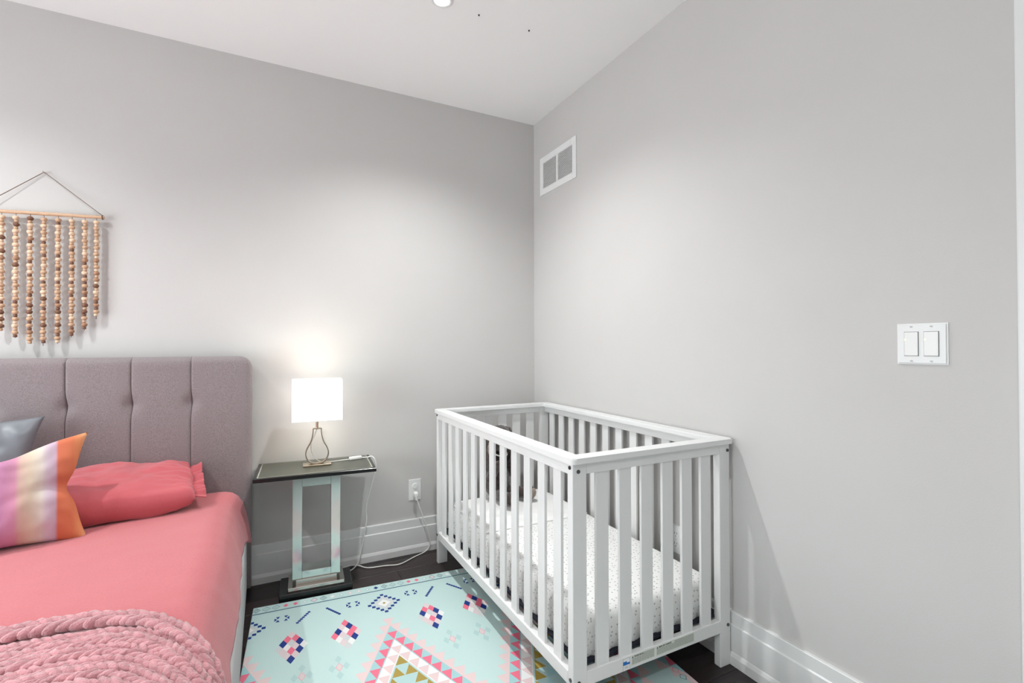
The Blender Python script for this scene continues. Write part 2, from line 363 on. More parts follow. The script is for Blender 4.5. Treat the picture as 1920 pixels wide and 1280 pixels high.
for pi in range(7):
    xa, xb = seams[pi], seams[pi + 1]; nx, nz = 26, 70; v = []
    for j in range(nz + 1):
        z = .28 + (HBT - .28) * j / nz
        for i in range(nx + 1):
            u = .5 - .5 * math.cos(math.pi * i / nx); x = xa + (xb - xa) * u
            px, pz = rounded(x, z)
            dl = (x - xa); dr = (xb - x); dt = HBT - z
            prof = lambda dd, r_: 1 if dd > r_ else math.sqrt(max(0, 1 - (1 - dd / r_) ** 2))
            if pi == 0: el, er = prof(dl, .03), .78 + .22 * prof(dr, .010)
            elif pi == 6: el, er = .78 + .22 * prof(dl, .010), prof(dr, .03)
            else: el, er = .78 + .22 * prof(dl, .010), .78 + .22 * prof(dr, .010)
            dep = .036 * min(el, er) * prof(dt, .03) + .004 * math.sin(math.pi * u) ** .6
            for sx, on in ((xa, pi > 0), (xb, pi < 6)):
                if on:
                    q = math.hypot((x - sx) / .026, (z - .970) / .036); dep -= .017 * math.exp(-q * q)
                    if abs(x - sx) > 1e-4:
                        fold = math.exp(-((z - .970) / .008) ** 2) * math.exp(-abs(x - sx) / .05); dep -= .003 * fold
            # seam wobbles toward the tuck
            if 0 < i < nx or (i == 0 and pi > 0) or (i == nx and pi < 6):
                wob = .004 * math.exp(-((z - .97) / .05) ** 2)
                near = max(0, 1 - min(dl, dr) / .1)
                px += wob * near
            v.append((px, -.105 - dep if dep > 0 else -.105 + .0, pz))
    mesh('headboard_panel', v, grid_faces(nx, nz, flip=False), M['fabric'], hb, True)
RXO = -1.708 - bcx
def soft_rail(name, b):
    bm = bmesh.new(); bm_box(bm, *b, .018, 4); return frombm(name, bm, M['rail'], bed, True)
soft_rail('side_rail', (RXO - .06, RXO, -2.24, -.13, .035, .335)); soft_rail('side_rail', (-RXO, -RXO + .06, -2.24, -.13, .035, .335)); soft_rail('foot_rail', (-RXO + .06, RXO - .06, -2.24, -2.18, .035, .335))
box('platform', (-RXO + .06, RXO - .06, -2.18, -.11, .22, .26), M['rail'], bed)
for sx in (-1, 1):
    for yy in (-.2, -2.15): cyl('leg', (sx * (abs(RXO) - .05), yy, .018), .02, .036, M['gunmetal'], bed, n=14)

def side_prof(t):      # t 0..1 from flat top round to the hem: (x offset from hem plane, z)
    P = [(-.150, .5450), (-.110, .5445), (-.082, .538), (-.058, .520), (-.040, .490), (-.027, .450), (-.016, .405), (-.008, .365), (-.004, .338)]
    k = t * (len(P) - 1); i = min(int(k), len(P) - 2); q = k - i
    return (P[i][0] + (P[i + 1][0] - P[i][0]) * q, P[i][1] + (P[i + 1][1] - P[i][1]) * q)
def nz(x, y, z, s): return noise.noise(Vector((x * s, y * s, z * s)))
# coral cover: cross-sections along y
v = []; NY = 130; cols = None
for j in range(NY + 1):
    y = -.150 - 2.03 * j / NY
    hemx = -1.712 - .004 * math.sin(y * 9) + .020 * math.exp(-((y + .22) / .10) ** 2)
    row = []
    for t in [i / 16 for i in range(17)]:                     # left side mirrored
        a, z = side_prof(1 - t); row.append((-(hemx + a - bcx) + bcx, z, 1 - t))
    for i in range(1, 60):
        x0 = -(-1.862 - bcx) + bcx; row.append((x0 + (-1.862 - x0) * i / 60, .545, 0))
    for t in [i / 16 for i in range(17)]:
        a, z = side_prof(t)
        if t > .6: z -= .045 * math.exp(-((y + .20) / .09) ** 2) * (t - .6) / .4
        row.append((hemx + a, z, t))
    cols = len(row)
    for x, z, t in row:
        wr = .0022 * nz(x, y, z, 4) + .0012 * nz(x, y, 0, 13)
        if t > .15: wr += (.008 * t) * nz(0, y + z * .5, 1.7, 6) + .0025 * t * nz(3, y + z * .9, 0, 17)
        ex = wr if t > .3 else 0
        v.append((x + (ex if x > bcx else -ex), y, z + (wr if t <= .3 else wr * .2) - (.02 * math.exp(-(j / 1.5)) if t < .5 else 0) - .010 * math.exp(-j / 3)))
bd = mesh('bed_cover', v, grid_faces(cols - 1, NY), M['coral'], None, True)
sol = bd.modifiers.new('thickness', 'SOLIDIFY'); sol.thickness = .006; sol.offset = -1
tag(bd, 'smooth coral pink cover spread over the bed mattress', 'bed cover')

# pillows -----------------------------------------------------------
def pillow(w_, h_, t_, ma, nx=56, ny=44, pinch=.07, chop=0, wr=.006, pw=.42, gather=0, seed=0, slump=0, rc=0, crease=0):
    v = []; f = []
    for side in (1, -1):
        for j in range(ny + 1):
            b = -1 + 2 * j / ny
            for i in range(nx + 1):
                a = -1 + 2 * i / nx
                ed = (1 - a ** 4) * (1 - b ** 4) if False else (1 - a * a) * (1 - b * b)
                a_, b2 = a * math.sqrt(1 - rc * b * b / 2), b * math.sqrt(1 - rc * a * a / 2)
                x = a_ * w_ / 2 * (1 - pinch * (1 - b * b) * a * a); y = b2 * h_ / 2 * (1 - pinch * (1 - a * a) * b * b)
                z = side * t_ / 2 * max(0, ed) ** pw
                e = min(1, ed * 6)
                z += side * e * wr * nz(x, y, side + seed, 9) + side * e * wr * .5 * nz(x, y, side + seed + 4, 24)
                if chop and b > -.2:
                    c = math.exp(-(a / .42) ** 2) * ((b + .2) / 1.2) ** 2; y -= chop * c; z *= 1 + .25 * c
                if crease and a > .35: z *= 1 - crease * math.exp(-((b - .02) / .13) ** 2) * (a - .35) / .65; x -= .16 * crease * w_ * math.exp(-((b - .02) / .22) ** 2) * max(0, a - .35)
                if gather and a > .45:
                    q = (a - .45) / .55; z += side * gather * q * math.sin(b * 34 + 2 * nz(b * 3, 0, seed, 2)) * (1 - b * b) ** .3 * .5
                    z += .012 * q * q * math.sin(b * 7 + 1) * (1 if q > .7 else 0)
                if slump: y -= slump * (1 - a * a) * (1 - abs(b)) * .3
                v.append((x, y, z))
    N = (nx + 1) * (ny + 1); f = grid_faces(nx, ny) + grid_faces(nx, ny, N, True)
    me = bpy.data.meshes.new('pillow'); me.from_pydata(v, [], f)
    bm = bmesh.new(); bm.from_mesh(me); bmesh.ops.remove_doubles(bm, verts=bm.verts[:], dist=1e-5); bmesh.ops.recalc_face_normals(bm, faces=bm.faces[:]); bm.to_mesh(me); bm.free()
    me.materials.append(ma); me.shade_smooth(); return me
def place(name, me, loc, rot, label, cat, group=None):
    o = bpy.data.objects.new(name, me); COL.objects.link(o); o.location = loc
    o.rotation_euler = rot; return tag(o, label, cat, group)
# coral pillow lying flat, right end near the headboard
place('bed_pillow', pillow(.72, .40, .175, M['coral2'], pinch=.02, wr=.016, pw=.27, gather=.012, seed=2, rc=.12), (-2.262, -.345, .628), (R(9), R(0), R(9)), 'plump coral pillow lying flat against the headboard', 'pillow', 'pillows on the bed')

cp = bpy.data.objects['bed_pillow']
v = []; NB, NL = 60, 6
for k in range(NL + 1):
    for j in range(NB + 1):
        b = -1 + 2 * j / NB; q = k / NL
        rf = math.sin(b * 30 + 3 * nz(b, 0, 3, 3)) * .005 * (.4 + q) + .010 * math.sin(b * 9 + 1.5) * q
        v.append((.335 + .055 * q + .006 * nz(b, q, 0, 4), b * (.165 + .012 * q), .004 + rf + .030 * q * (b * .5 + .3)))
hm = mesh('pillowcase_hem', v, grid_faces(NB, NL), M['coral2'], cp, True); sm_ = hm.modifiers.new('thickness', 'SOLIDIFY'); sm_.thickness = .004
# ombre cushion
om = bpy.data.materials.new('ombre_striped_cushion_cloth'); om.use_nodes = True; nt = om.node_tree; b_ = nt.nodes['Principled BSDF']; b_.inputs['Roughness'].default_value = .85; b_.inputs['Specular IOR Level'].default_value = .2
tc = nt.nodes.new('ShaderNodeTexCoord'); sp = nt.nodes.new('ShaderNodeSeparateXYZ'); mr = nt.nodes.new('ShaderNodeMapRange'); cr = nt.nodes.new('ShaderNodeValToRGB')
mr.inputs['From Min'].default_value = -.24; mr.inputs['From Max'].default_value = .24
stops = [(0, (150, 110, 170)), (.25, (176, 138, 190)), (.50, (180, 126, 164)), (.60, (196, 138, 162)), (.625, (198, 166, 156)), (.68, (204, 188, 168)), (.735, (206, 196, 188)), (.765, (198, 180, 192)), (.808, (190, 162, 180)), (.822, (204, 112, 84)), (.90, (206, 118, 84)), (.95, (218, 146, 100)), (1, (232, 184, 146))]
el = cr.color_ramp.elements; el[0].position = 0; el[0].color = (*s2l(stops[0][1]), 1); el[1].position = 1; el[1].color = (*s2l(stops[-1][1]), 1)
for p_, c_ in stops[1:-1]: e_ = el.new(p_); e_.color = (*s2l(c_), 1)
nt.links.new(tc.outputs['Object'], sp.inputs[0]); nt.links.new(sp.outputs[0], mr.inputs[0]); nt.links.new(mr.outputs[0], cr.inputs[0]); nt.links.new(cr.outputs[0], b_.inputs['Base Color'])
wv = nt.nodes.new('ShaderNodeTexWave'); wv.inputs['Scale'].default_value = 120; bp = nt.nodes.new('ShaderNodeBump'); bp.inputs['Strength'].default_value = .15; bp.inputs['Distance'].default_value = .002
nt.links.new(tc.outputs['Object'], wv.inputs[0]); nt.links.new(wv.outputs[0], bp.inputs['Height']); nt.links.new(bp.outputs[0], b_.inputs['Normal'])
place('throw_cushion', pillow(.475, .395, .18, om, pinch=.16, chop=.05, wr=.014, pw=.42, seed=5, crease=.45), (-2.443, -.600, .718), (R(74), 0, R(16)), 'ombre cushion fading from lilac through cream to an orange edge', 'cushion', 'pillows on the bed')
place('satin_pillow', pillow(.62, .44, .17, M['satin'], pinch=.12, wr=.016, pw=.42, seed=9), (-2.735, -.325, .742), (R(70), 0, R(6)), 'slate grey satin pillow propped behind the ombre cushion', 'pillow', 'pillows on the bed')

# knitted throw ------------------------------------------------------
tb = empty('knitted_throw', (-2.3, -1.6, .55), 'chunky dusty rose knitted throw draped across the foot of the bed', 'blanket')
org = Vector((-2.3, -1.6, .55))
ctrl = [(-3.25, -1.20, .566), (-2.75, -1.27, .566), (-2.45, -1.315, .567), (-2.165, -1.357, .568), (-2.0, -1.372, .570), (-1.905, -1.395, .566), (-1.845, -1.435, .556), (-1.795, -1.49, .545), (-1.748, -1.55, .512), (-1.718, -1.605, .458), (-1.699, -1.65, .397), (-1.684, -1.69, .345)]
def resample(pts, step):
    out = [pts[0].copy()]; acc = 0
    for a, b in zip(pts, pts[1:]):
        L = (b - a).length; pos = step - acc
        while pos <= L: out.append(a + (b - a) * pos / L); pos += step
        acc = (acc + L) % step if L else acc
        acc = L - (pos - step)
    return out
base = catmull(ctrl, 10)
_tb = bmesh.new(); bm_ell(_tb, Matrix.Identity(4), 10, 7); _tb.verts.ensure_lookup_table(); _tb.verts.index_update()
ev = [q.co.copy() for q in _tb.verts]; ef = [tuple(q.index for q in fc.verts) for fc in _tb.faces]; _tb.free()
kv, kf = [], []
ROWS = 20
for rj in range(ROWS):
    off = -.041 * rj - (.010 if rj else 0); sc_ = 1.05 if rj == 0 else .84
    path = resample([p + Vector((0, off + .004 * math.sin(p.x * 11 + rj), (.008 if rj == 0 else 0) + .004 * math.sin(rj * 2.1 + p.x * 5))) for p in base], .0235 * sc_)
    for i in range(1, len(path) - 1):
        t = (path[i + 1] - path[i - 1]).normalized()
        nrm = Vector((0, 0, 1)) if path[i].x < -1.9 else (Vector((0, 0, 1)) * max(0, t.x) + Vector((1, 0, 0)) * max(0, -t.z)).normalized()
        s = nrm.cross(t).normalized(); nrm = t.cross(s).normalized()
        for sd in (-1, 1):
            a = R(27) * sd * -1 + random.uniform(-.2, .2)
            ax = (t * math.cos(a) + s * math.sin(a)).normalized(); ay = nrm.cross(ax).normalized()
            c = path[i] + s * sd * .0125 * sc_ + t * (0 if sd < 0 else .012) + nrm * random.uniform(-.001, .002) - org
            rx, ry, rz = .0265 * sc_ * random.uniform(.85, 1.12), .0105 * sc_ * random.uniform(.85, 1.15), .0125 * sc_ * random.uniform(.85, 1.15)
            mt = Matrix.Translation(c) @ Matrix((ax * rx, ay * ry, nrm * rz)).transposed().to_4x4()
            o0 = len(kv); kv.extend((lambda p_: p_ + nrm * .0022 * nz(p_.x, p_.y, p_.z, 110) + t * .0016 * nz(p_.y, p_.z, p_.x, 140))(mt @ q) for q in ev); kf.extend(tuple(o0 + x for x in q) for q in ef)
kr = mesh('cable_stitches', kv, kf, M['knit'], tb, True); kr['kind'] = 'stuff'
v = []; nb = len(base)
for rj in range(ROWS * 2):
    for p in base: v.append(p + Vector((0, -.004 - .026 * rj, -.001)) - org)
bk = mesh('backing', v, grid_faces(nb - 1, ROWS * 2 - 1), M['knit'], tb, True)

# ------------------------------------------------------------------ play mat
MO = Vector((-1.677, -.294)); MA = R(-3.7); MW, ML, MT = 1.527, 1.98, .012
pm = empty('play_mat', (MO.x, MO.y, 0), 'mint foam play mat printed with pink, navy and gold geometric motifs', 'play mat', None, MA)
mm = mat('mint_foam_mat', (188, 214, 211), .55, var=.02, vscale=3)
def ribs(m_):
    nt = m_.node_tree; b = nt.nodes['Principled BSDF']; tc = nt.nodes.new('ShaderNodeTexCoord')
    w1 = nt.nodes.new('ShaderNodeTexWave'); w1.inputs['Scale'].default_value = 38; w1.bands_direction = 'X'
    w2 = nt.nodes.new('ShaderNodeTexWave'); w2.inputs['Scale'].default_value = 38; w2.bands_direction = 'Y'
    ad = nt.nodes.new('ShaderNodeMath'); ad.operation = 'MAXIMUM'; p = nt.nodes.new('ShaderNodeBump'); p.inputs['Strength'].default_value = .2; p.inputs['Distance'].default_value = .001
    for w_ in (w1, w2): nt.links.new(tc.outputs['Object'], w_.inputs[0])
    nt.links.new(w1.outputs['Fac'], ad.inputs[0]); nt.links.new(w2.outputs['Fac'], ad.inputs[1]); nt.links.new(ad.outputs[0], p.inputs['Height']); nt.links.new(p.outputs[0], b.inputs['Normal'])
    return m_
ribs(mm)
bm = bmesh.new(); bm_box(bm, 0, MW, -ML, 0, 0, MT, .003, 2); frombm('foam_slab', bm, mm, pm)
PC = {'navy': (14, 52, 128), 'ink': (20, 74, 106), 'pink': (230, 112, 136), 'pale': (220, 198, 198), 'white': (228, 230, 228), 'teal': (158, 200, 203), 'gold': (164, 142, 66), 'grey': (200, 206, 206), 'mist': (172, 203, 202), 'blush': (216, 201, 203)}
PK = list(PC); PMAT = [ribs(mat('mat_print_%s' % k_, c_, .55)) for k_, c_ in PC.items()]
pv, pf, pmi = [], [], []
def clip(poly):
    for ax, lim, sg in ((0, .002, 1), (0, MW - .002, -1), (1, .002, 1), (1, ML / 2, -1)):
        out = []
        for i in range(len(poly)):
            a, b = poly[i - 1], poly[i]; da, db = sg * (a[ax] - lim), sg * (b[ax] - lim)
            if (da >= 0) != (db >= 0): t = da / (da - db); out.append((a[0] + (b[0] - a[0]) * t, a[1] + (b[1] - a[1]) * t))
            if db >= 0: out.append(b)
        poly = out
        if len(poly) < 3: return None
    return poly
def pr(poly, colr, layer=1, both=True):
    poly = [p_ for p_ in poly]
    for fl_ in ((0, 1) if both else (0,)):
        q = clip(list(poly))
        if not q: continue
        if fl_: q = [(u, ML - v_) for u, v_ in q]
        ar = sum(q[i - 1][0] * q[i][1] - q[i][0] * q[i - 1][1] for i in range(len(q)))
        if ar > 0: q = q[::-1]
        n0 = len(pv); pv.extend((u, -v_, MT + .00008 + .00007 * layer) for u, v_ in q); pf.append(tuple(range(n0, n0 + len(q)))); pmi.append(PK.index(colr))
def dia(u, v_, a, b, c, layer=2): pr([(u, v_ - b), (u + a, v_), (u, v_ + b), (u - a, v_)], c, layer)
def dia_out(u, v_, a, b, th, c, layer=2):
    for s, t in ((1, 1), (1, -1), (-1, 1), (-1, -1)):
        pr([(u, v_ + t * b), (u + s * a, v_), (u + s * (a - th), v_), (u, v_ + t * (b - th * 1.6))], c, layer)
PER = .576
SU, SV = .0245, .055
for p in range(-2, 3):
    c0 = .5615 + PER * p
    K = 10
    for s in (-1, 1):
        vb = .447 + SV * K
        poly = [(c0, .335)]                 # pale toothed outline
        for k in range(K + 1): poly += [(c0 + s * (SU * k + .024), .335 + SV * k), (c0 + s * (SU * k + .006), .335 + SV * (k + .96))]
        poly += [(c0, .335 + SV * (K + .96))]
        pr(poly, 'pale', 1)
        pr([(c0, .398), (c0 + s * (vb - .398) * SU / SV, vb), (c0, vb)], 'teal', 2)
        for k in range(K):
            v0 = .447 + SV * k; o1 = SU * k
            if k or s > 0: pr([(c0 + s * (o1 - .0205), v0), (c0 + s * (o1 + .0215), v0), (c0 + s * (o1 + .002 * (k > 0)), v0 + SV + .002)], 'pink', 3)
        pr([(c0, .507), (c0 + s * (vb - .507) * SU / SV, vb), (c0, vb)], 'white', 4)
        for k in range(K - 1):
            for q in range(0, 2):
                v0 = .555 + SV * k; o1 = SU * k - .049 * q
                if o1 > .001 or (abs(o1) <= .001 and s > 0): pr([(c0 + s * (o1 - .0225), v0), (c0 + s * (o1 + .0225), v0), (c0 + s * o1, v0 + SV)], 'pale', 5)
        pr([(c0, .617), (c0 + s * (vb - .617) * SU / SV, vb), (c0, vb)], 'mist', 6)
        for k in range(K - 3):
            v0 = .62 + SV * 1.0 * k + .012 * (k > 0); o1 = SU * k
            if k or s > 0: pr([(c0 + s * o1, v0), (c0 + s * (o1 + .0235), v0 + SV), (c0 + s * (o1 - .0235), v0 + SV)], 'gold', 7)
            if k > 1: pr([(c0 + s * (o1 - .049), v0), (c0 + s * (o1 - .0255), v0 + SV), (c0 + s * (o1 - .0725), v0 + SV)], 'teal', 7) if o1 > .07 else None
    # navy dashed diamond
    du, dv = c0 + .0045, .196
    pr([(du, dv - .062), (du + .05, dv), (du, dv + .062), (du - .05, dv)], 'grey', 1)
    dia(du, dv, .03, .036, 'white', 2); dia(du, dv, .008, .009, 'gold', 3)
    for i in range(5):
        for su in (-1, 1):
            for sv in (-1, 1):
                if i == 0 and su < 0: continue
                if i == 4 and sv < 0: continue
                x_, y_ = du + su * .0165 * i, dv + sv * (.079 - .0197 * i)
                pr([(x_ - .0078, y_ - .0085), (x_ + .0078, y_ - .0085), (x_ + .0078, y_ + .0085), (x_ - .0078, y_ + .0085)], 'navy', 3)
    # pinwheels
    for pc in (.4295, .702):
        pc += PER * p
        for cx_, fl_ in ((pc - .0165, 1), (pc + .0165, -1)):
            for a in range(4):
                if (a == 0 and fl_ > 0) or (a == 2 and fl_ < 0): continue
                ca, sa = math.cos(a * math.pi / 2), math.sin(a * math.pi / 2)
                tri = [(.0025, .0), (.0150, -.0092), (.0150, .0092)]
                pr([(cx_ + .92 * (ca * x_ - sa * y_), .15 + 1.5 * (sa * x_ + ca * y_)) for x_, y_ in tri], 'navy', 2)
    # stepped dashes
    for (ua, va), (ub, vb_) in (((.190 + PER, .212), (.238 + PER, .138)), ((.316, .138), (.365, .210))):
        for i in range(7):
            x_ = ua + (ub - ua) * i / 6 + PER * p; y_ = va + (vb_ - va) * i / 6
            pr([(x_ - .0075, y_ - .005), (x_ + .003, y_ - .0085), (x_ + .0075, y_ + .005), (x_ - .003, y_ + .0085)], 'navy', 2)
    # checker diamonds
    e1, e2 = (.0155, .029), (-.0155, .029)
    c1 = [['blush', 'pink', 'navy', 'grey'], ['pink', 'grey', 'white', 'blush'], ['navy', 'blush', 'pink', 'blush'], ['white', 'navy', 'blush', 'navy']]
    c2 = [['pink', 'blush', 'navy', 'pink'], ['navy', 'white', 'blush', 'white'], ['pink', 'pink', 'grey', 'blush'], ['blush', 'navy', 'white', 'grey']]
    for (tu, tv), cc in (((.169 + PER, .300), c1), ((.382, .298), c2)):
        for i in range(4):
            for j in range(4):
                dia(tu + PER * p + i * e1[0] + j * e2[0], tv + i * e1[1] + j * e2[1], .0158, .0295, cc[i][j], 2 if cc[i][j] not in ('navy', 'pink') else 3)
    # petals
    for fu in (.3395, .785):
        fu += PER * p
        for a, b in ((.026, 0), (-.026, 0), (0, .05), (0, -.05)): dia(fu + a, .598 + b, .0135, .025, 'mist', 1)
        dia(fu, .598, .0135, .026, 'pink', 2); dia(fu, .598, .0118, .0235, 'blush', 3)
# border along the far and near edges
pr([(0, .063), (MW, .063), (MW, .0695), (0, .0695)], 'ink', 2)
seq = ['dbl', 'out', 'out', 'pink', 'pink', 'mist', 'outp', 'dbl', 'white', 'mist', 'blush', 'blush', 'mist', 'navy']
for i in range(40):
    u = .015 + PER / 14 * i; s = seq[i % 14]; v_ = .033
    if s == 'dbl': dia_out(u, v_, .017, .022, .0022, 'ink'); dia_out(u, v_, .009, .011, .0022, 'ink')
    elif s == 'out': dia_out(u, v_, .017, .022, .0018, 'ink'); dia(u, v_, .010, .013, 'mist', 1)
    elif s == 'outp': dia_out(u, v_, .016, .022, .002, 'ink'); dia(u, v_, .013, .017, 'blush', 1)
    else:
        dia(u, v_, .0115, .015, s, 2)
        if s in ('mist', 'blush'): dia(u, v_, .006, .008, 'white', 3)
for i in range(46):
    dia_out(1.498, .09 + .0405 * i, .014, .018, .0018, ('ink', 'pink', 'mist')[i % 3])
me = bpy.data.meshes.new('printed_pattern'); me.from_pydata(pv, [], pf)
pp = link('printed_pattern', me, PMAT, pm); pp['kind'] = 'stuff'
for i, q in enumerate(me.polygons): q.material_index = pmi[i]

# ------------------------------------------------------------------ bedside table
bt = empty('bedside_table', (-1.395, -.197, 0), 'narrow black topped bedside table on a mirrored open frame pedestal', 'side table', None, R(-4))
tt = box('table_top', (-.276, .276, -.164, .164, .602, .620), M['gunmetal'], bt, .0015)
box('leather_inlay', (-.262, .262, -.150, .150, .6195, .6212), M['leather'], tt)
boxes('inlay_stitching', [(-.2585, -.2565, -.147, .147, .6212, .6216), (.2565, .2585, -.147, .147, .6212, .6216), (-.2565, .2565, -.147, -.1455, .6212, .6216), (-.2565, .2565, .1455, .147, .6212, .6216)], M['stitch'], tt)
fr = bpy.data.objects.new('mirrored_frame', None); COL.objects.link(fr); fr.parent = bt
for n_, b in (('stile', (-.112, -.067, -.045, .045, .078, .602)), ('stile', (.067, .112, -.045, .045, .078, .602)), ('top_mirror', (-.067, .067, -.045, .045, .532, .602)), ('bottom_mirror', (-.067, .067, -.045, .045, .078, .114))):
    box(n_, b, M['mirror'], fr, .0012)
box('neck_block', (-.095, .095, -.055, .055, .056, .078), M['chrome'], bt, .001)
box('step_plate', (-.130, .130, -.082, .082, .036, .056), M['chrome'], bt, .0015)
box('plinth', (-.168, .168, -.098, .098, 0, .036), M['gunmetal'], bt, .002)

# ------------------------------------------------------------------ table lamp
lp = empty('table_lamp', (-1.392, -.185, .6216), 'lit table lamp with white rectangular shade and bulb shaped metal loop', 'table lamp', None, R(-3))
box('base_plate', (-.067, .067, -.035, .035, 0, .009), M['nickel'], lp, .001)
half = [(.0, .0095), (.022, .0125), (.040, .024), (.0505, .043), (.054, .062), (.051, .080), (.043, .098), (.033, .116), (.026, .136), (.0215, .156), (.0195, .176), (.0195, .189)]
rp = catmull([(x, 0, z) for x, z in half], 5)
pts = [Vector((-p.x, 0, p.z)) for p in rp[::-1]] + rp[1:]
pts.append(Vector((-.0195, 0, .189))); pts = pts[:-1]
v, f = [], []; n = len(pts); wd, th = .016, .0024
for i, p in enumerate(pts):
    t = (pts[(i + 1) % n] - pts[i - 1]).normalized(); nn = Vector((t.z, 0, -t.x))
    for a, b in ((-th, -wd), (th, -wd), (th, wd), (-th, wd)): q = p + nn * a; v.append((q.x, b, q.z))
for i in range(n):
    j = (i + 1) % n
    for k in range(4): f.append((i * 4 + k, i * 4 + (k + 1) % 4, j * 4 + (k + 1) % 4, j * 4 + k))
mesh('bulb_shaped_loop', v, f, M['nickel'], lp, False)
cyl('socket_stem', (0, 0, .212), .0065, .05, M['nickel'], lp, n=16)
sx, sy, sz0, sz1, st_ = .118, .060, .231, .441, .0015
bm = bmesh.new()
for b in ((-sx, sx, -sy, -sy + st_, sz0, sz1), (-sx, sx, sy - st_, sy, sz0, sz1), (-sx, -sx + st_, -sy, sy, sz0, sz1), (sx - st_, sx, -sy, sy, sz0, sz1)): bm_box(bm, *b)
sh = frombm('lamp_shade', bm, M['shade'], lp)
for zz in (sz0, sz1 - .004): boxes('shade_rim', [(-sx - .0008, sx + .0008, -sy - .0008, -sy + .001, zz, zz + .004), (-sx - .0008, sx + .0008, sy - .001, sy + .0008, zz, zz + .004), (-sx - .0008, -sx + .001, -sy, sy, zz, zz + .004), (sx - .001, sx + .0008, -sy, sy, zz, zz + .004)], M['socket'], sh)
bm = bmesh.new(); bm_ell(bm, Matrix.Translation((0, 0, .300)) @ Matrix.Diagonal((.028, .028, .034, 1)), 20, 14); frombm('bulb', bm, M['bulb'], lp, True)
cyl('bulb_socket', (0, 0, .250), .016, .04, M['plastic'], lp, n=18)
L = bpy.data.lights.new('lamp_glow', 'POINT'); L.energy = LAMP_W; L.color = (1, .98, .92); L.shadow_soft_size = .03
lo = bpy.data.objects.new('lamp_glow', L); COL.objects.link(lo); lo.parent = lp; lo.location = (0, 0, .330)
# cord: local points = world - lamp origin rotated back
inv = Matrix.Rotation(R(3), 3, 'Z')
def loc(p): return inv @ (Vector(p) - Vector((-1.392, -.185, .6216)))
tz = .6216 + .003
cord1 = catmull([loc(p) for p in ((-1.392, -.185, .812), (-1.404, -.185, .775), (-1.418, -.182, .745), (-1.420, -.176, .70), (-1.400, -.165, .655), (-1.372, -.150, tz + .006), (-1.335, -.150, tz), (-1.29, -.150, tz), (-1.228, -.148, tz + .002))], 6)
tube('cord', cord1, .0022, M['cord'], lp, 8)
bm = bmesh.new(); bm_box(bm, -.033, .033, -.011, .011, 0, .016, .004, 3); swb = frombm('inline_switch', bm, M['cord'], lp, True)
swb.location = loc((-1.196, -.146, .6216)); swb.rotation_euler = (0, 0, R(12))
box('switch_button', (-.008, .008, -.006, .006, .015, .0175), M['socket'], swb, .001)
cord2 = catmull([loc(p) for p in ((-1.165, -.141, tz + .003), (-1.135, -.138, tz), (-1.108, -.140, tz + .002), (-1.092, -.145, .605), (-1.088, -.140, .56), (-1.098, -.120, .49), (-1.118, -.095, .40), (-1.128, -.080, .33), (-1.124, -.070, .26), (-1.135, -.066, .18), (-1.150, -.064, .10), (-1.168, -.070, .035), (-1.205, -.085, .005), (-1.245, -.070, .005), (-1.245, -.046, .006), (-1.205, -.040, .010), (-1.165, -.060, .010), (-1.137, -.085, .0045), (-1.110, -.105, .0045), (-1.03, -.118, .0045), (-.952, -.136, .0045), (-.86, -.085, .0045), (-.775, -.040, .006), (-.745, -.035, .040), (-.752, -.034, .10), (-.785, -.034, .20), (-.815, -.036, .29), (-.829, -.036, .335))], 7)
tube('cord', cord2, .0033, M['cord'], lp, 8)
plg = bpy.data.objects.new('plug', None); COL.objects.link(plg); plg.parent = lp; plg.location = loc((-.829, -.0085, .350)); plg.rotation_euler = (0, 0, R(3))
bm = bmesh.new(); bm_box(bm, -.012, .012, -.030, 0, -.017, .012, .005, 2); frombm('plug_body', bm, M['cord'], plg, True)
cyl('strain_relief', (0, -.027, -.022), .005, .02, M['cord'], plg, n=12)

# ------------------------------------------------------------------ crib
CX0, CX1, CY0, CY1 = -.755, -.024, -1.567, -.190     # outer faces of the posts
cr_o = Vector((-.39, -.88, 0))
cb = empty('baby_crib', cr_o, 'white slatted baby crib standing in the corner', 'crib')
def cbx(name, x0, x1, y0, y1, z0, z1, parent=cb, bev=.0025, ma=None): return box(name, (x0 - cr_o.x, x1 - cr_o.x, y0 - cr_o.y, y1 - cr_o.y, z0, z1), ma or M['crib'], parent, bev, 2)
PW, PT = .055, .030
posts = {}
for kx, (xa, xb) in (('f', (CX0, CX0 + PW)), ('b', (CX1 - PW, CX1))):
    for ky, (ya, yb) in (('n', (CY0, CY0 + PT)), ('r', (CY1 - PT, CY1))): posts[kx + ky] = cbx('post', xa, xb, ya, yb, .0125 if kx + ky == 'fn' else 0, .852)
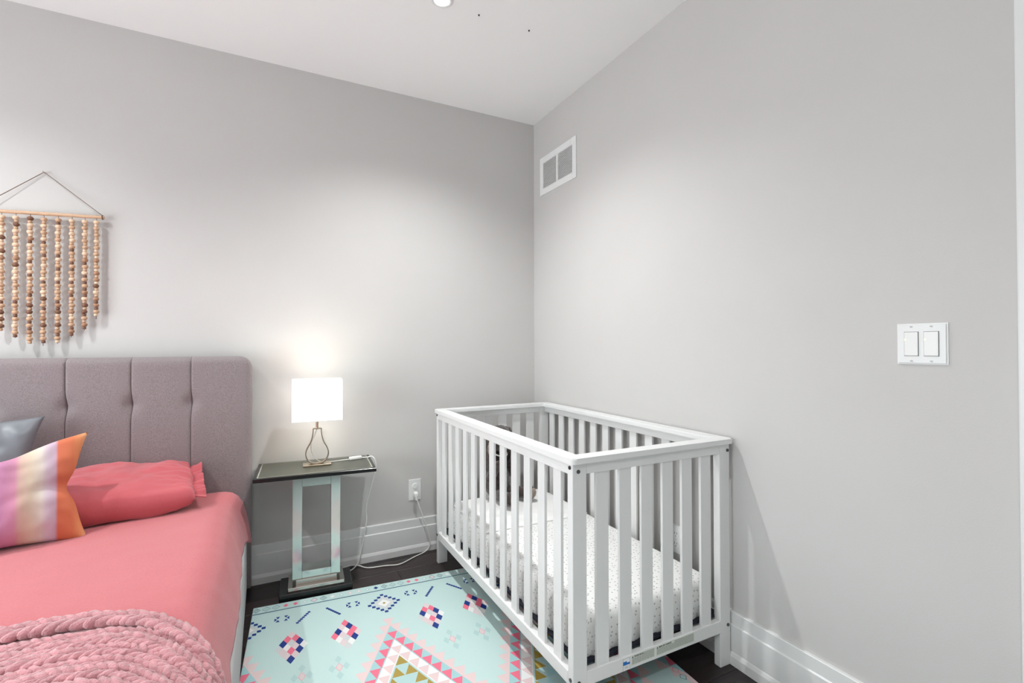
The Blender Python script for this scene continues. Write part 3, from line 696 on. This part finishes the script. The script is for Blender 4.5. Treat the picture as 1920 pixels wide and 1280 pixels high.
# capping rails with rounded outer corners
ZC0, ZC1 = .852, .871; OX0, OX1, OY0, OY1 = -.768, -.012, -1.581, -.180; CWD = .058; CR = .022
def capring(x0, x1, y0, y1, r):
    pts = []
    for cx_, cy_, a0 in ((x1 - r, y1 - r, 0), (x0 + r, y1 - r, 90), (x0 + r, y0 + r, 180), (x1 - r, y0 + r, 270)):
        pts += [(cx_ + r * math.cos(R(a0 + 90 * i / 6)) - cr_o.x, cy_ + r * math.sin(R(a0 + 90 * i / 6)) - cr_o.y) for i in range(7)]
    return pts
ix0, ix1, iy0, iy1 = OX0 + CWD, OX1 - CWD, OY0 + CWD, OY1 - CWD
def caprail(poly):
    bm = bmesh.new(); lo_ = [bm.verts.new((x - cr_o.x, y - cr_o.y, ZC0)) for x, y in poly]; hi = [bm.verts.new((x - cr_o.x, y - cr_o.y, ZC1)) for x, y in poly]
    bm.faces.new(lo_[::-1]); bm.faces.new(hi); n = len(poly)
    for i in range(n): bm.faces.new((lo_[i], lo_[(i + 1) % n], hi[(i + 1) % n], hi[i]))
    bmesh.ops.bevel(bm, geom=[e for e in bm.edges if all(v.co.z > ZC1 - .001 for v in e.verts) and not (.04 < (e.verts[0].co - e.verts[1].co).length < .1)], offset=.003, segments=2, affect='EDGES')
    return frombm('top_rail', bm, M['crib'], cb)
def arc(cx_, cy_, a0, a1): return [(cx_ + CR * math.cos(R(a0 + (a1 - a0) * i / 4)), cy_ + CR * math.sin(R(a0 + (a1 - a0) * i / 4))) for i in range(5)]
caprail([(ix0, iy0)] + arc(OX0 + CR, OY0 + CR, 225, 270) + arc(OX1 - CR, OY0 + CR, 270, 315) + [(ix1, iy0)])
caprail([(ix1, iy1)] + arc(OX1 - CR, OY1 - CR, 45, 90) + arc(OX0 + CR, OY1 - CR, 90, 135) + [(ix0, iy1)])
caprail([(ix0, iy1)] + arc(OX0 + CR, OY1 - CR, 135, 180) + arc(OX0 + CR, OY0 + CR, 180, 225) + [(ix0, iy0)])
caprail([(ix1, iy0)] + arc(OX1 - CR, OY0 + CR, -45, 0) + arc(OX1 - CR, OY1 - CR, 0, 45) + [(ix1, iy1)])
ZA = .815; ZB0, ZB1 = .135, .178
yin0, yin1, xin0, xin1 = CY0 + PT, CY1 - PT, CX0 + PW, CX1 - PW
for xa in (CX0, CX1 - .026):
    cbx('apron_rail', xa, xa + .026, yin0, yin1, ZA, ZC0, bev=.0015); cbx('bottom_rail', xa, xa + .034 if xa < -.4 else xa + .026, yin0, yin1, ZB0, ZB1, bev=.002)
for ya in (CY0, CY1 - .024):
    cbx('apron_rail', xin0, xin1, ya, ya + .024, ZA, ZC0, bev=.0015); cbx('bottom_rail', xin0, xin1, ya, ya + .024, ZB0 - .004, ZB1, bev=.002)
SWD, STH = .048, .011
for xa in (CX0 + .008, CX1 - .018):
    for i in range(12):
        yt = -.262 + (-1.437 + .262) * i / 11
        cbx('slat', xa, xa + STH, yt - SWD, yt, ZB1 - .004, ZA + .004, bev=.0012)
for ya in (CY0 + .006, CY1 - .017):
    for xc in (-.632, -.5345, -.438, -.340, -.245, -.148): cbx('slat', xc - .0255, xc + .0255, ya, ya + STH, ZB1 - .004, ZA + .004, bev=.0012)
for pk, bl in (('fn', [('X', CX0, CY0 + .014, .838), ('Y', CX0 + .022, CY0, .826), ('X', CX0, CY0 + .014, .158), ('Y', CX0 + .022, CY0, .150)]), ('bn', [('Y', CX1 - .012, CY0, .826), ('Y', CX1 - .014, CY0, .155)]), ('fr', [('X', CX0, CY1 - .014, .838), ('X', CX0, CY1 - .014, .158)])):
    for ax, x, y, z in bl:
        off = Vector((-.001, 0, 0)) if ax == 'X' else Vector((0, -.001, 0))
        b = cyl('bolt', tuple(Vector((x, y, z)) + off - cr_o), .0062, .004, M['bolt'], posts[pk], ax, 16)
# stickers on the near bottom rail
yl = CY0 - .0006; M['paper'] = mat('pale_sticker_paper', (222, 226, 216), .45); M['inkb'] = mat('black_sticker_ink', (40, 42, 40), .5); M['inkg'] = mat('grey_sticker_ink', (150, 156, 148), .5); M['blue'] = mat('blue_sticker_ink', (30, 110, 190), .4); M['pwhite'] = mat('white_sticker_paper', (240, 240, 240), .4)
def sticker(name, x0, x1, z0, z1, ma): return cbx(name, x0, x1, CY0 - .0007, CY0 + .0002, z0, z1, bev=0, ma=ma)
s1 = sticker('logo_sticker', -.553, -.524, ZB0 - .001, ZB1 - .004, M['pwhite'])
boxes('logo_print', [(a - cr_o.x, b - cr_o.x, CY0 - .0010 - cr_o.y, CY0 - .0006 - cr_o.y, c, d_) for a, b, c, d_ in ((-.553, -.524, .151, .158), (-.553, -.537, .158, .163))], M['blue'], s1)
boxes('logo_outline', [(a - cr_o.x, b - cr_o.x, CY0 - .0010 - cr_o.y, CY0 - .0006 - cr_o.y, c, d_) for a, b, c, d_ in ((-.5535, -.5525, ZB0, ZB1 - .005), (-.5245, -.5235, ZB0, ZB1 - .005), (-.553, -.524, ZB1 - .006, ZB1 - .005), (-.547, -.530, .140, .1408), (-.547, -.530, .143, .1438), (-.548, -.534, .147, .1476))], M['inkg'], s1)
def warn(x0, x1, word):
    s = sticker('warning_sticker', x0, x1, ZB0 + .005, ZB1 - .003, M['paper'])
    t = text_mesh('warning_word', '\u25B2 ' + word if False else word, .0085, M['inkb'], s, .0002)
    t.rotation_euler = (R(90), 0, 0); t.location = (x0 + .013 - cr_o.x, CY0 - .0009 - cr_o.y, ZB1 - .0115)
    mesh('warning_triangle', [(x0 + .003 - cr_o.x, CY0 - .0010 - cr_o.y, ZB1 - .0118), (x0 + .010 - cr_o.x, CY0 - .0010 - cr_o.y, ZB1 - .0118), (x0 + .0065 - cr_o.x, CY0 - .0010 - cr_o.y, ZB1 - .005)], [(0, 1, 2)], M['inkb'], s)
    bl = []; rr = random.Random(len(word)); xw = x0 + .013 + .0058 * len(word)
    for i in range(11):
        z = ZB1 - .0065 - i * .0026
        x = x0 + .004 if z < ZB1 - .0135 else xw
        while x < x1 - .006:
            e = min(x + rr.uniform(.004, .013), x1 - .004); bl.append((x - cr_o.x, e - cr_o.x, CY0 - .0010 - cr_o.y, CY0 - .0006 - cr_o.y, z - .0008, z + .0005)); x = e + .0015
    q = boxes('fine_print', bl, M['inkg'], s); q['kind'] = 'stuff'
warn(-.518, -.411, 'WARNING'); warn(-.406, -.219, 'MISE EN GARDE')

# ------------------------------------------------------------------ crib bedding
dm = bpy.data.materials.new('white_sheet_with_grey_dots'); dm.use_nodes = True; nt = dm.node_tree; b_ = nt.nodes['Principled BSDF']; b_.inputs['Roughness'].default_value = .9; b_.inputs['Specular IOR Level'].default_value = .2
uvn = nt.nodes.new('ShaderNodeUVMap')
vo = nt.nodes.new('ShaderNodeTexVoronoi'); vo.voronoi_dimensions = '2D'; vo.inputs['Scale'].default_value = 46; vo.inputs['Randomness'].default_value = .75
nt.links.new(uvn.outputs[0], vo.inputs['Vector'])
mx_ = nt.nodes.new('ShaderNodeMath'); mx_.operation = 'LESS_THAN'; nt.links.new(vo.outputs['Distance'], mx_.inputs[0]); mx_.inputs[1].default_value = .155
mc = nt.nodes.new('ShaderNodeMix'); mc.data_type = 'RGBA'; nt.links.new(mx_.outputs[0], mc.inputs['Factor']); mc.inputs['A'].default_value = (*s2l((236, 236, 234)), 1); mc.inputs['B'].default_value = (*s2l((186, 184, 182)), 1)
nt.links.new(mc.outputs['Result'], b_.inputs['Base Color'])
mx0, mx1, my0, my1 = -.700, -.072, -1.532, -.228; mcx, mcy = (mx0 + mx1) / 2, (my0 + my1) / 2
cm = empty('crib_mattress', (mcx, mcy, .178), 'crib mattress in a white fitted sheet printed with small grey dots', 'mattress')
box('mattress_base', (mx0 - .010 - mcx, mx1 + .022 - mcx, my0 - .008 - mcy, my1 + .010 - mcy, .0, .014), M['navy'], cm, .005, 3)
# sheet: param ring (perimeter) x profile
per = []
a, b, rr = (mx1 - mx0) / 2, (my1 - my0) / 2, .035
def pside(p0, p1, n_): return [(p0[0] + (p1[0] - p0[0]) * i / n_, p0[1] + (p1[1] - p0[1]) * i / n_) for i in range(n_)]
def parc(cx_, cy_, a0): return [(cx_ + rr * math.cos(R(a0 + 90 * i / 6)), cy_ + rr * math.sin(R(a0 + 90 * i / 6))) for i in range(6)]
per = pside((a, -b + rr), (a, b - rr), 130) + parc(a - rr, b - rr, 0) + pside((a - rr, b), (-a + rr, b), 64) + parc(-a + rr, b - rr, 90) + pside((-a, b - rr), (-a, -b + rr), 130) + parc(-a + rr, -b + rr, 180) + pside((-a + rr, -b), (a - rr, -b), 64) + parc(a - rr, -b + rr, 270)
n = len(per); profs = [(0, .030, .0), (-.010, .018, .010), (-.002, .0, .022), (0, -.0, .060), (0, 0, .100), (-.002, 0, .128), (-.010, 0, .148), (-.025, 0, .156), (-.05, 0, .159)]
v, f, uvs = [], [], []
for k, (ins_, _, z) in enumerate([(.010, 0, .006), (.003, 0, .016), (0, 0, .045), (-.002, 0, .075), (-.002, 0, .105), (.002, 0, .130), (.010, 0, .147), (.026, 0, .155), (.06, 0, .158), (.14, 0, .1585)]):
    for i, (x, y) in enumerate(per):
        xa, ya = per[i - 1]; xb, yb = per[(i + 1) % n]; tx, ty = xb - xa, yb - ya; tl = math.hypot(tx, ty); nx_, ny_ = ty / tl, -tx / tl
        arc_ = i * .01
        low = max(0, 1 - z / .09)
        wv_ = .0045 * low * math.sin(arc_ * 95 + 3 * nz(arc_, 0, 0, 9) + z * 60) + .004 * nz(x, y, z, 16) * (1 if z < .14 else .3)
        px_, py_ = x * (a - ins_) / a + nx_ * wv_, y * (b - ins_) / b + ny_ * wv_
        v.append((px_, py_, z + (.006 * nz(x, y, 5, 22) if k == 0 else 0) + (.002 * nz(x, y, 2, 8) if 6 < k < 9 else 0)))
        uvs.append((x + nx_ * (.158 - z) if k < 7 else px_, y + ny_ * (.158 - z) if k < 7 else py_))
K = 10
for k in range(K - 1):
    for i in range(n): f.append((k * n + i, k * n + (i + 1) % n, (k + 1) * n + (i + 1) % n, (k + 1) * n + i))
f.append(tuple(range((K - 1) * n, K * n)))
fs = mesh('fitted_sheet', v, f, dm, cm, True)
ul = fs.data.uv_layers.new(name='UVMap')
for lp_ in fs.data.loops: ul.data[lp_.index].uv = uvs[lp_.vertex_index]
# folded muslin over the far half
bx0, bx1, by0, by1 = -.690, -.100, -.745, -.245; NX, NYY = 50, 44; v = []
for lay in (0, 1):
    for j in range(NYY + 1):
        for i in range(NX + 1):
            x = bx0 + (bx1 - bx0) * i / NX; y = by0 + (by1 - by0) * j / NYY + .012 * nz(x, 0, 3, 6) * (1 - j / NYY)
            e = min(1, min(i, NX - i) / 3, min(j, NYY - j) / 3)
            fold = .006 * max(0, math.sin((y + .2 * x) * 40 + 3 * nz(x, y, 1, 5))) * math.exp(-((y + .62) / .1) ** 2)
            zt = .338 + (.013 + .004 * nz(x, y, 0, 10) + fold + .006 * math.exp(-((y + .40) / .12) ** 2)) * (.35 + .65 * e)
            v.append((x, y, zt if lay else .3375))
Nn = (NX + 1) * (NYY + 1); f = grid_faces(NX, NYY, 0, True) + grid_faces(NX, NYY, Nn)
for i in range(NX): f += [(i, i + 1, Nn + i + 1, Nn + i), (NYY * (NX + 1) + i + 1, NYY * (NX + 1) + i, Nn + NYY * (NX + 1) + i, Nn + NYY * (NX + 1) + i + 1)]
for j in range(NYY): f += [((j + 1) * (NX + 1), j * (NX + 1), Nn + j * (NX + 1), Nn + (j + 1) * (NX + 1)), (j * (NX + 1) + NX, (j + 1) * (NX + 1) + NX, Nn + (j + 1) * (NX + 1) + NX, Nn + j * (NX + 1) + NX)]
mb_ = mesh('muslin_blanket', v, f, M['muslin'], None, True); tag(mb_, 'plain white muslin blanket folded on the crib mattress', 'blanket')

# ------------------------------------------------------------------ plush rabbit
pr_o = Vector((-.440, -.350, .366))
pb = empty('plush_rabbit', pr_o, 'dark brown plush rabbit with long floppy ears sitting in the crib', 'soft toy', None, R(22))
def remeshed(name, ells, ma, parent, vox=.006):
    bm = bmesh.new()
    for c, r_, rot in ells:
        mt = Matrix.Translation(c) @ Matrix.Rotation(R(rot[2]), 4, 'Z') @ Matrix.Rotation(R(rot[1]), 4, 'Y') @ Matrix.Rotation(R(rot[0]), 4, 'X') @ Matrix.Diagonal((*r_, 1))
        bm_ell(bm, mt, 24, 16)
    o = frombm(name, bm, ma, parent, True)
    md = o.modifiers.new('merge', 'REMESH'); md.mode = 'VOXEL'; md.voxel_size = vox; md.use_smooth_shade = True
    sm = o.modifiers.new('soften', 'SMOOTH'); sm.factor = .6; sm.iterations = 6
    tx = bpy.data.textures.new('fur_clumps', 'CLOUDS'); tx.noise_scale = .012
    dp = o.modifiers.new('fur', 'DISPLACE'); dp.texture = tx; dp.strength = .006; dp.mid_level = .5
    return o
body = remeshed('body', [((0, .01, .095), (.078, .070, .105), (0, 0, 0)), ((0, .005, .20), (.055, .050, .07), (0, 0, 0)), ((0, -.01, .340), (.070, .068, .074), (0, 0, 0)), ((0, -.058, .310), (.038, .036, .032), (0, 0, 0)),
    ((-.062, -.095, .035), (.034, .085, .034), (0, 0, -18)), ((.062, -.095, .035), (.034, .085, .034), (0, 0, 18)), ((-.085, -.165, .040), (.034, .034, .040), (0, 0, 0)), ((.085, -.165, .040), (.034, .034, .040), (0, 0, 0)),
    ((-.078, -.035, .165), (.026, .028, .075), (25, 18, 0)), ((.078, -.035, .165), (.026, .028, .075), (25, -18, 0))], M['fur'], pb)
for s in (-1, 1):
    er = remeshed('ear', [((s * .058, .0, .375), (.028, .022, .026), (0, 0, 0)), ((s * .078, -.004, .31), (.022, .034, .085), (0, s * 10, 0)), ((s * .088, -.010, .22), (.018, .038, .075), (0, s * 4, 0))], M['fur'], pb)
    remeshed('inner_ear', [((s * .088, -.028, .25), (.014, .024, .09), (0, s * 6, 0))], M['furpale'], er)
    remeshed('foot_pad', [((s * .085, -.186, .042), (.024, .018, .030), (0, 0, 0))], M['furpale'], body)
    bm = bmesh.new(); bm_ell(bm, Matrix.Translation((s * .030, -.070, .338)) @ Matrix.Diagonal((.007, .006, .007, 1)), 12, 8); frombm('eye', bm, M['gunmetal'], body, True)
bm = bmesh.new(); bm_ell(bm, Matrix.Translation((0, -.093, .308)) @ Matrix.Diagonal((.009, .006, .006, 1)), 12, 8); frombm('nose', bm, M['gunmetal'], body, True)
tube('neck_ribbon', [Vector((.050 * math.cos(t), .050 * math.sin(t) - .002, .262 - .02 * -math.sin(t))) for t in [2 * math.pi * i / 24 for i in range(24)]], .004, M['cord'], pb, 8, True)
